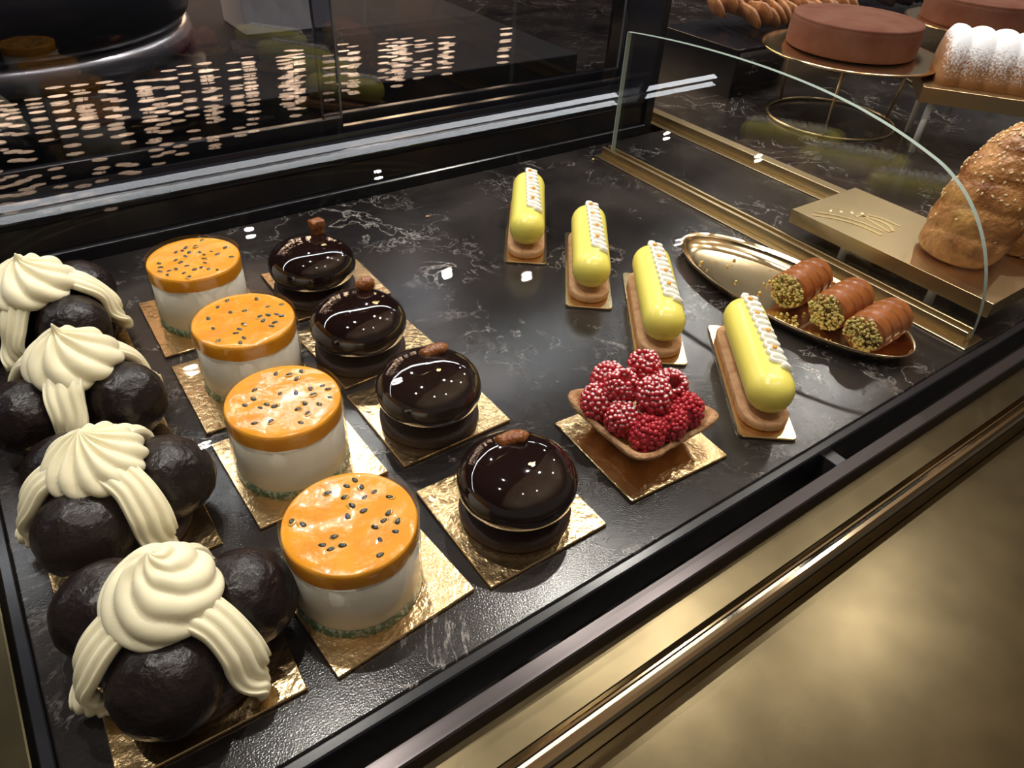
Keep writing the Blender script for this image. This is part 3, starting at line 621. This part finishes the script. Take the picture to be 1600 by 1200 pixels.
# ------------------------------------------------------------------ oval tray with pistachio rolls
t = mesh('oval_tray', *grid(9, 96, lambda i, j: ((0.0565 * (0.70, 0.84, 0.93, 0.985, 1.0, 0.995, 0.96, 0.86, 0.70)[i]) * math.cos(2 * math.pi * j / 96), (0.1275 * (0.85, 0.92, 0.965, 0.992, 1.0, 0.998, 0.98, 0.93, 0.85)[i]) * math.sin(2 * math.pi * j / 96), (0.0, 0.001, 0.005, 0.0105, 0.0125, 0.0128, 0.0075, 0.0028, 0.0014)[i]), closev=True, capu0=True, capu1=True), M_TRAYGOLD, loc=(0.6480, 0.1470, 0.0002), rotz=R_(2))
tag(t, 'oval gold metal tray holding three pistachio rolls', 'tray')
def roll_body(seed):
    nu, nv = 90, 40; L = 0.060; R0 = 0.0185
    def f(i, j):
        s = i / (nu - 1); a = 2 * math.pi * j / nv; x = -0.028 + L * s
        ph = (s * 4.4 + 0.28 * math.sin(a + 0.8)); fr = ph - math.floor(ph); ridge = 0.90 + 0.11 * min(1.0, fr / 0.10) * (1 - 0.55 * fr)
        end = math.sqrt(max(0.0, 1 - max(0.0, (s - 0.80) / 0.20) ** 2.4)); r = R0 * ridge * max(end, 0.03) * (0.97 + 0.05 * math.sin(math.pi * s))
        r *= 1 + 0.03 * nz(x * 60 + seed, a, 0); return (x, r * math.cos(a) * 1.0, 0.0185 + r * math.sin(a) * 0.97)
    return grid(nu, nv, f, closev=True, capu0=True, capu1=True)
def nuts(seed):
    rr = random.Random(seed); parts = []
    for k in range(190):
        a = rr.uniform(0, 6.283); q = 0.0168 * math.sqrt(rr.random()); s = rr.uniform(0.0008, 0.0024)
        b = ell(s, s * rr.uniform(.5, 1.1), s * rr.uniform(.5, 1.1), 3, 4); parts.append(move(b, (-0.0285 - 0.004 * (1 - (q / 0.017) ** 2) * rr.random() - 0.0005, q * math.cos(a), 0.0185 + q * math.sin(a) * 0.97), rr.uniform(0, 3)))
    parts.append(move(lathe([(0.0165, -0.001), (0.0165, 0.0)], 20), (0, 0, 0)))
    V, F = parts[-1]; parts[-1] = ([(-0.028 - z, x, 0.0185 + y) for x, y, z in V], F)
    return join(*parts)
for i, (x, y, rz, ex) in enumerate([(0.6560, 0.0560, 3, 'nearest the front'), (0.6580, 0.0950, 4, 'in the middle of three'), (0.6560, 0.1380, 6, 'farthest back, half behind the others')]):
    t = thing('pistachio_roll', 'ridged brown pastry roll with chopped pistachio end, ' + ex, 'pastry', (x, y, 0.0022), R_(rz), 'pistachio rolls on the oval tray')
    mesh('pastry_tube', *roll_body(i * 4.0), M_ROLL, t)
    n = mesh('pistachio_filling', *nuts(i + 5), M_PIST, t); n['kind'] = 'stuff'
rr = random.Random(9); parts = []
for k in range(46):
    if k < 30: cx, cy = rr.gauss(0.618, 0.006), rr.choice([0.118, 0.075, 0.122]) + rr.gauss(0, 0.006)
    else: cx, cy = rr.uniform(0.615, 0.68), rr.uniform(0.16, 0.24)
    s = rr.uniform(0.0007, 0.0019); zf = 0.0018 if abs(cx - 0.648) < 0.036 else 0.004
    parts.append(move(ell(s, s, s * .8, 3, 5), (cx, cy, zf + s * .6)))
o = mesh('pistachio_crumbs', *join(*parts), M_PIST); o['kind'] = 'stuff'; tag(o, 'loose chopped pistachio crumbs scattered on the oval tray', 'crumbs')
for x, y, s, m_, lab in [(0.4360, 0.4660, 0.0022, M_SHORT, 'small brown crumb on the marble near the back rail'), (0.7090, 0.5050, 0.0020, M_CUST, 'tiny pale crumb on the marble at the back of the divider')]:
    o = mesh('pastry_crumb', *ell(s, s * .7, s * .6, 5, 8, lambda a, b, c: (a * (1 + .3 * nz(a * 900, b * 900, 1)), b, c)), m_, loc=(x, y, s * .6)); tag(o, lab, 'crumb')
# ------------------------------------------------------------------ brass stand and croissant sandwich
t = thing('brass_stand', 'low brass display stand with an engraved emblem under the sandwich', 'stand', (0.8055, 0.1180, 0))
mesh('stand_top', *join(box(-0.0575, 0.0575, -0.1095, 0.1095, 0.0362, 0.0372, 0.0003, 1), box(-0.0575, -0.0565, -0.1095, 0.1095, 0.0225, 0.0370), box(0.0565, 0.0575, -0.1095, 0.1095, 0.0225, 0.0370), box(-0.0565, 0.0565, -0.1095, -0.1085, 0.0225, 0.0370), box(-0.0565, 0.0565, 0.1085, 0.1095, 0.0225, 0.0370)), M_BRASS2, t, smooth=False)
for lx, ly in ((-0.040, 0.047), (-0.040, -0.052), (0.040, 0.047), (0.040, -0.052)):
    mesh('clear_leg', *lathe([(0.0045, 0.0), (0.0045, 0.0362)], 16), pr('acrylic', (0.8, 0.82, 0.82), 0.1, 0, 0.6), t, loc=(lx, ly, 0))
def stroke(pts, w): return sweep([(x, y, 0.03745) for x, y in catmull2(pts)], [(-w * 1.8, -0.0002), (w * 1.8, -0.0002), (w * 1.8, 0.0003), (-w * 1.8, 0.0003)])
def catmull2(p): return [(v.x, v.y) for v in catmull([(a, b, 0) for a, b in p], 6)]
em = [stroke([(-0.050, 0.088), (-0.036, 0.070), (-0.027, 0.048), (-0.026, 0.022)], 0.0010), stroke([(-0.042, 0.092), (-0.028, 0.074), (-0.019, 0.052), (-0.017, 0.026)], 0.0008),
      stroke([(-0.012, 0.062), (-0.004, 0.060), (-0.008, 0.040), (-0.012, 0.022)], 0.0010), stroke([(-0.004, 0.060), (0.002, 0.046), (0.001, 0.030), (-0.008, 0.021)], 0.0010), stroke([(0.004, 0.058), (0.010, 0.044), (0.010, 0.024)], 0.0008)]
for k in range(7): em.append(move(ell(0.0034, 0.0022, 0.0004, 4, 8), (-0.022 + 0.0042 * k - (k % 2) * 0.003, 0.086 - 0.0036 * k + (k % 2) * 0.004, 0.0374), 0.6))
mesh('wheat_emblem', *join(*em), pr('emblem_gold', (0.95, 0.74, 0.38), 0.3, 1.0), t, smooth=False)
t = thing('croissant_sandwich', 'upright sesame croissant sandwich with lettuce and white cheese on the brass stand', 'sandwich', (0.8060, 0.0780, 0.0372))
def crois(hw, hd, H, ridge, seed):
    nu, nv = 56, 56
    def f(i, j):
        s = i / (nu - 1); a = 2 * math.pi * j / nv; z = H * s
        r = 0.90 + 0.10 * math.sin(math.pi / 2 * min(1, s / 0.3)) if s < 0.3 else math.sqrt(max(0.0, 1 - ((s - 0.3) / 0.705) ** 2.1))
        if s < 0.05: r *= 0.72 + 0.28 * math.sqrt(s / 0.05)
        ph = s * 5.2 + 0.35 * math.sin(a + 1.0); fr = ph - math.floor(ph); k = 1 + ridge * (math.sin(math.pi * fr) ** 0.6 - 0.6) + 0.05 * nz(math.cos(a) * 2 + seed, math.sin(a) * 2, s * 6)
        r = max(r * k, 0.01); return (hw * r * math.cos(a) + 0.016 * s, hd * r * math.sin(a) - 0.010 * s, z)
    return grid(nu, nv, f, closev=True, capu0=True, capu1=True), f
cv, cf = crois(0.035, 0.039, 0.130, 0.075, 2.0)
main = mesh('croissant_half', *cv, M_CROIS, t)
(c2, _) = crois(0.014, 0.034, 0.098, 0.04, 8.0)
mesh('croissant_half', *move(c2, (0.056, -0.018, 0.0), 0.25), M_CROIS, t)
mesh('cheese_slice', *box(0.036, 0.044, -0.030, 0.022, 0.030, 0.094, 0.003), M_CHEESE, t, smooth=False)
mesh('lettuce_leaf', *grid(12, 16, lambda i, j: (0.044 + 0.006 * math.sin(j * 1.1 + i * .4) + 0.010 * (i / 11) ** 2, -0.036 + 0.066 * j / 15, 0.050 + 0.052 * i / 11 + 0.005 * math.sin(j * 1.3)), False, False), M_LETTUCE, t)
ss = random.Random(4); parts = []
for k in range(290):
    s = 1 - abs(ss.gauss(0, 0.24)) if k < 240 else ss.uniform(0.25, 0.8)
    if not 0.2 < s < 0.985: continue
    i = s * 55; j = ss.uniform(0, 56); p = Vector(cf(i, j)); p2 = Vector(cf(i, j + 0.3)); p3 = Vector(cf(min(i + 0.3, 55), j)); n = (p2 - p).cross(p3 - p)
    if n.length < 1e-12: continue
    n.normalize(); e = ell(0.0019, 0.0011, 0.0006, 4, 6); q = n.to_track_quat('Z', 'X') @ Vector((0, 0, 1)).rotation_difference(Vector((0, 0, 1))); ra = ss.uniform(0, 3.14); ca, sa = math.cos(ra), math.sin(ra)
    parts.append(([tuple(q @ Vector((x * ca - y * sa, x * sa + y * ca, z)) + p + n * 0.0003) for x, y, z in e[0]], e[1]))
sm = mesh('sesame_seeds', *join(*parts), M_SESAME, t); sm['kind'] = 'stuff'
# ------------------------------------------------------------------ far cakes, loaf and wafers
def plate_stand(x, y, z, R, label):
    t = thing('gold_cake_stand', label, 'cake stand', (x, y, 0), 0, 'gold cake stands')
    mesh('plate', *lathe([(R * .9, z - 0.003), (R, z - 0.001), (R + 0.001, z + 0.002), (R * .98, z + 0.0025), (R * .70, z + 0.0005), (R * .68, z - 0.0003)], 72), M_TRAYGOLD, t)
    for k in range(3):
        a = R_(210 + 120 * k); c, s = math.cos(a), math.sin(a)
        mesh('wire_leg', *sweep([(R * .80 * c, R * .80 * s, z - 0.002), (R * .78 * c, R * .78 * s, z * .5), (R * .74 * c, R * .74 * s, 0.004)], circ(0.0022, 6)), M_BRASS2, t)
    mesh('base_ring', *grid(60, 6, lambda i, j: ((R * .74 + 0.0022 * math.cos(2 * math.pi * j / 6)) * math.cos(2 * math.pi * i / 60), (R * .74 + 0.0022 * math.cos(2 * math.pi * j / 6)) * math.sin(2 * math.pi * i / 60), 0.0026 + 0.0022 * math.sin(2 * math.pi * j / 6)), True, True), M_BRASS2, t)
def cocoa_cake(x, y, z, R, h, label):
    P = [(R * .97, 0.0), (R, 0.003), (R * 1.0, h - 0.012), (R * .985, h - 0.004), (R * .94, h), (R * .5, h + 0.001), (R * .05, h + 0.001)]
    o = mesh('cocoa_cake', *lathe([(p.x, p.z) for p in catmull([(a, 0, b) for a, b in P], 3)], 72), M_COCOA, loc=(x, y, z)); tag(o, label, 'cake', 'round cocoa cakes')
plate_stand(1.152, 0.456, 0.1, 0.128, 'gold plate stand with wire legs under the round cocoa cake')
cocoa_cake(1.168, 0.470, 0.1008, 0.093, 0.042, 'round cocoa dusted cake on the gold stand behind the divider')
plate_stand(1.555, 0.470, 0.1, 0.125, 'gold plate stand behind the sugared loaf')
cocoa_cake(1.560, 0.475, 0.1008, 0.098, 0.042, 'second round cocoa cake, at the right edge behind the sugared loaf')
axa = R_(-55)
t = thing('loaf_stand', 'brass display stand under the sugared loaf', 'stand', (1.232, 0.262, 0), axa)
mesh('stand_top', *join(box(-0.11, 0.15, -0.062, 0.062, 0.0905, 0.0918, 0.0003, 1), box(-0.11, 0.15, -0.062, -0.061, 0.072, 0.0915), box(-0.11, -0.109, -0.061, 0.061, 0.072, 0.0915), box(0.149, 0.15, -0.061, 0.061, 0.072, 0.0915), box(-0.11, 0.15, 0.061, 0.062, 0.072, 0.0915)), M_BRASS2, t, smooth=False)
for lx, ly in ((-0.09, -0.045), (-0.09, 0.045), (0.13, -0.045), (0.13, 0.045)): mesh('clear_leg', *lathe([(0.0045, 0.0), (0.0045, 0.0905)], 12), MATS['acrylic'], t, loc=(lx, ly, 0))
def loaf():
    nu, nv = 90, 36
    def f(i, j):
        s = i / (nu - 1); x = -0.095 + 0.22 * s; a = math.pi * j / (nv - 1); rib = 0.93 + 0.09 * abs(math.sin(math.pi * s * 7.5)) ** 0.6
        end = min(1.0, 0.80 + 0.2 * math.sqrt(min(1, s / 0.04))) * min(1.0, 0.8 + 0.2 * math.sqrt(min(1, (1 - s) / 0.04)))
        c, sn = math.cos(a), math.sin(a); y = 0.045 * rib * end * (abs(c) ** 0.75) * (1 if c > 0 else -1) * (1.06 - 0.12 * sn); z = 0.066 * rib * end * sn ** 0.75
        return (x, y, z)
    return grid(nu, nv, f, closev=True, capu0=True, capu1=True)
o = mesh('sugared_loaf', *loaf(), M_LOAF, loc=(1.238, 0.266, 0.0920), rotz=axa); tag(o, 'ribbed loaf cake dusted white with sugar at the right edge', 'cake')
def wafer(dark):
    P = stadium(0.038, 0.017, 8); return slab(P, -0.0022, 0.0022, 0.0008)
def fan(p0, p1, n, mat, label, group, tilt, rz, zbase):
    first = None
    for k in range(n):
        s = k / (n - 1); x = p0[0] + (p1[0] - p0[0]) * s; y = p0[1] + (p1[1] - p0[1]) * s
        if first is None: o = first = mesh('wafer_biscuit', *wafer(0), mat)
        else: o = first.copy(); COL.objects.link(o)
        o.location = (x, y, zbase + 0.004 * math.sin(k * 2.3)); o.rotation_euler = (R_(tilt + 5 * math.sin(k * 1.7)), 0.15 * math.sin(k * 1.3), R_(rz + 6 * math.sin(k)))
        tag(o, label, 'biscuit', group)
def riser(x0, x1, y0, y1, z, label):
    t = thing('display_riser', label, 'riser', ((x0 + x1) / 2, (y0 + y1) / 2, 0)); a, b = (x1 - x0) / 2, (y1 - y0) / 2
    mesh('riser_top', *box(-a, a, -b, b, z - 0.006, z, 0.001), M_BLACK, t, smooth=False)
    for s in (-1, 1): mesh('riser_side', *box(s * a - 0.003 - s * 0.003, s * a + 0.003 - s * 0.003, -b, b, 0, z - 0.006), M_BLACK, t, smooth=False)
riser(1.08, 1.46, 0.60, 0.77, 0.075, 'black riser under the fan of tan wafers')
riser(1.52, 2.05, 0.62, 0.80, 0.075, 'black riser under the dark wafers')
fan((1.15, 0.648), (1.40, 0.635), 13, M_WAFER, 'tan oval wafer in the front fan behind the cocoa cake', 'tan wafers in the front fan', 60, 62, 0.110)
fan((1.14, 0.715), (1.44, 0.700), 13, M_WAFER, 'tan oval wafer in the back fan behind the cocoa cake', 'tan wafers in the back fan', 60, 62, 0.112)
fan((1.56, 0.665), (1.98, 0.665), 15, M_DWAFER, 'dark chocolate wafer in the row behind the right cocoa cake', 'dark wafers in the front row', 60, 62, 0.108)
fan((1.56, 0.745), (2.00, 0.735), 14, M_DWAFER, 'dark chocolate wafer in the rearmost row at the top right', 'dark wafers in the rear row', 60, 62, 0.110)
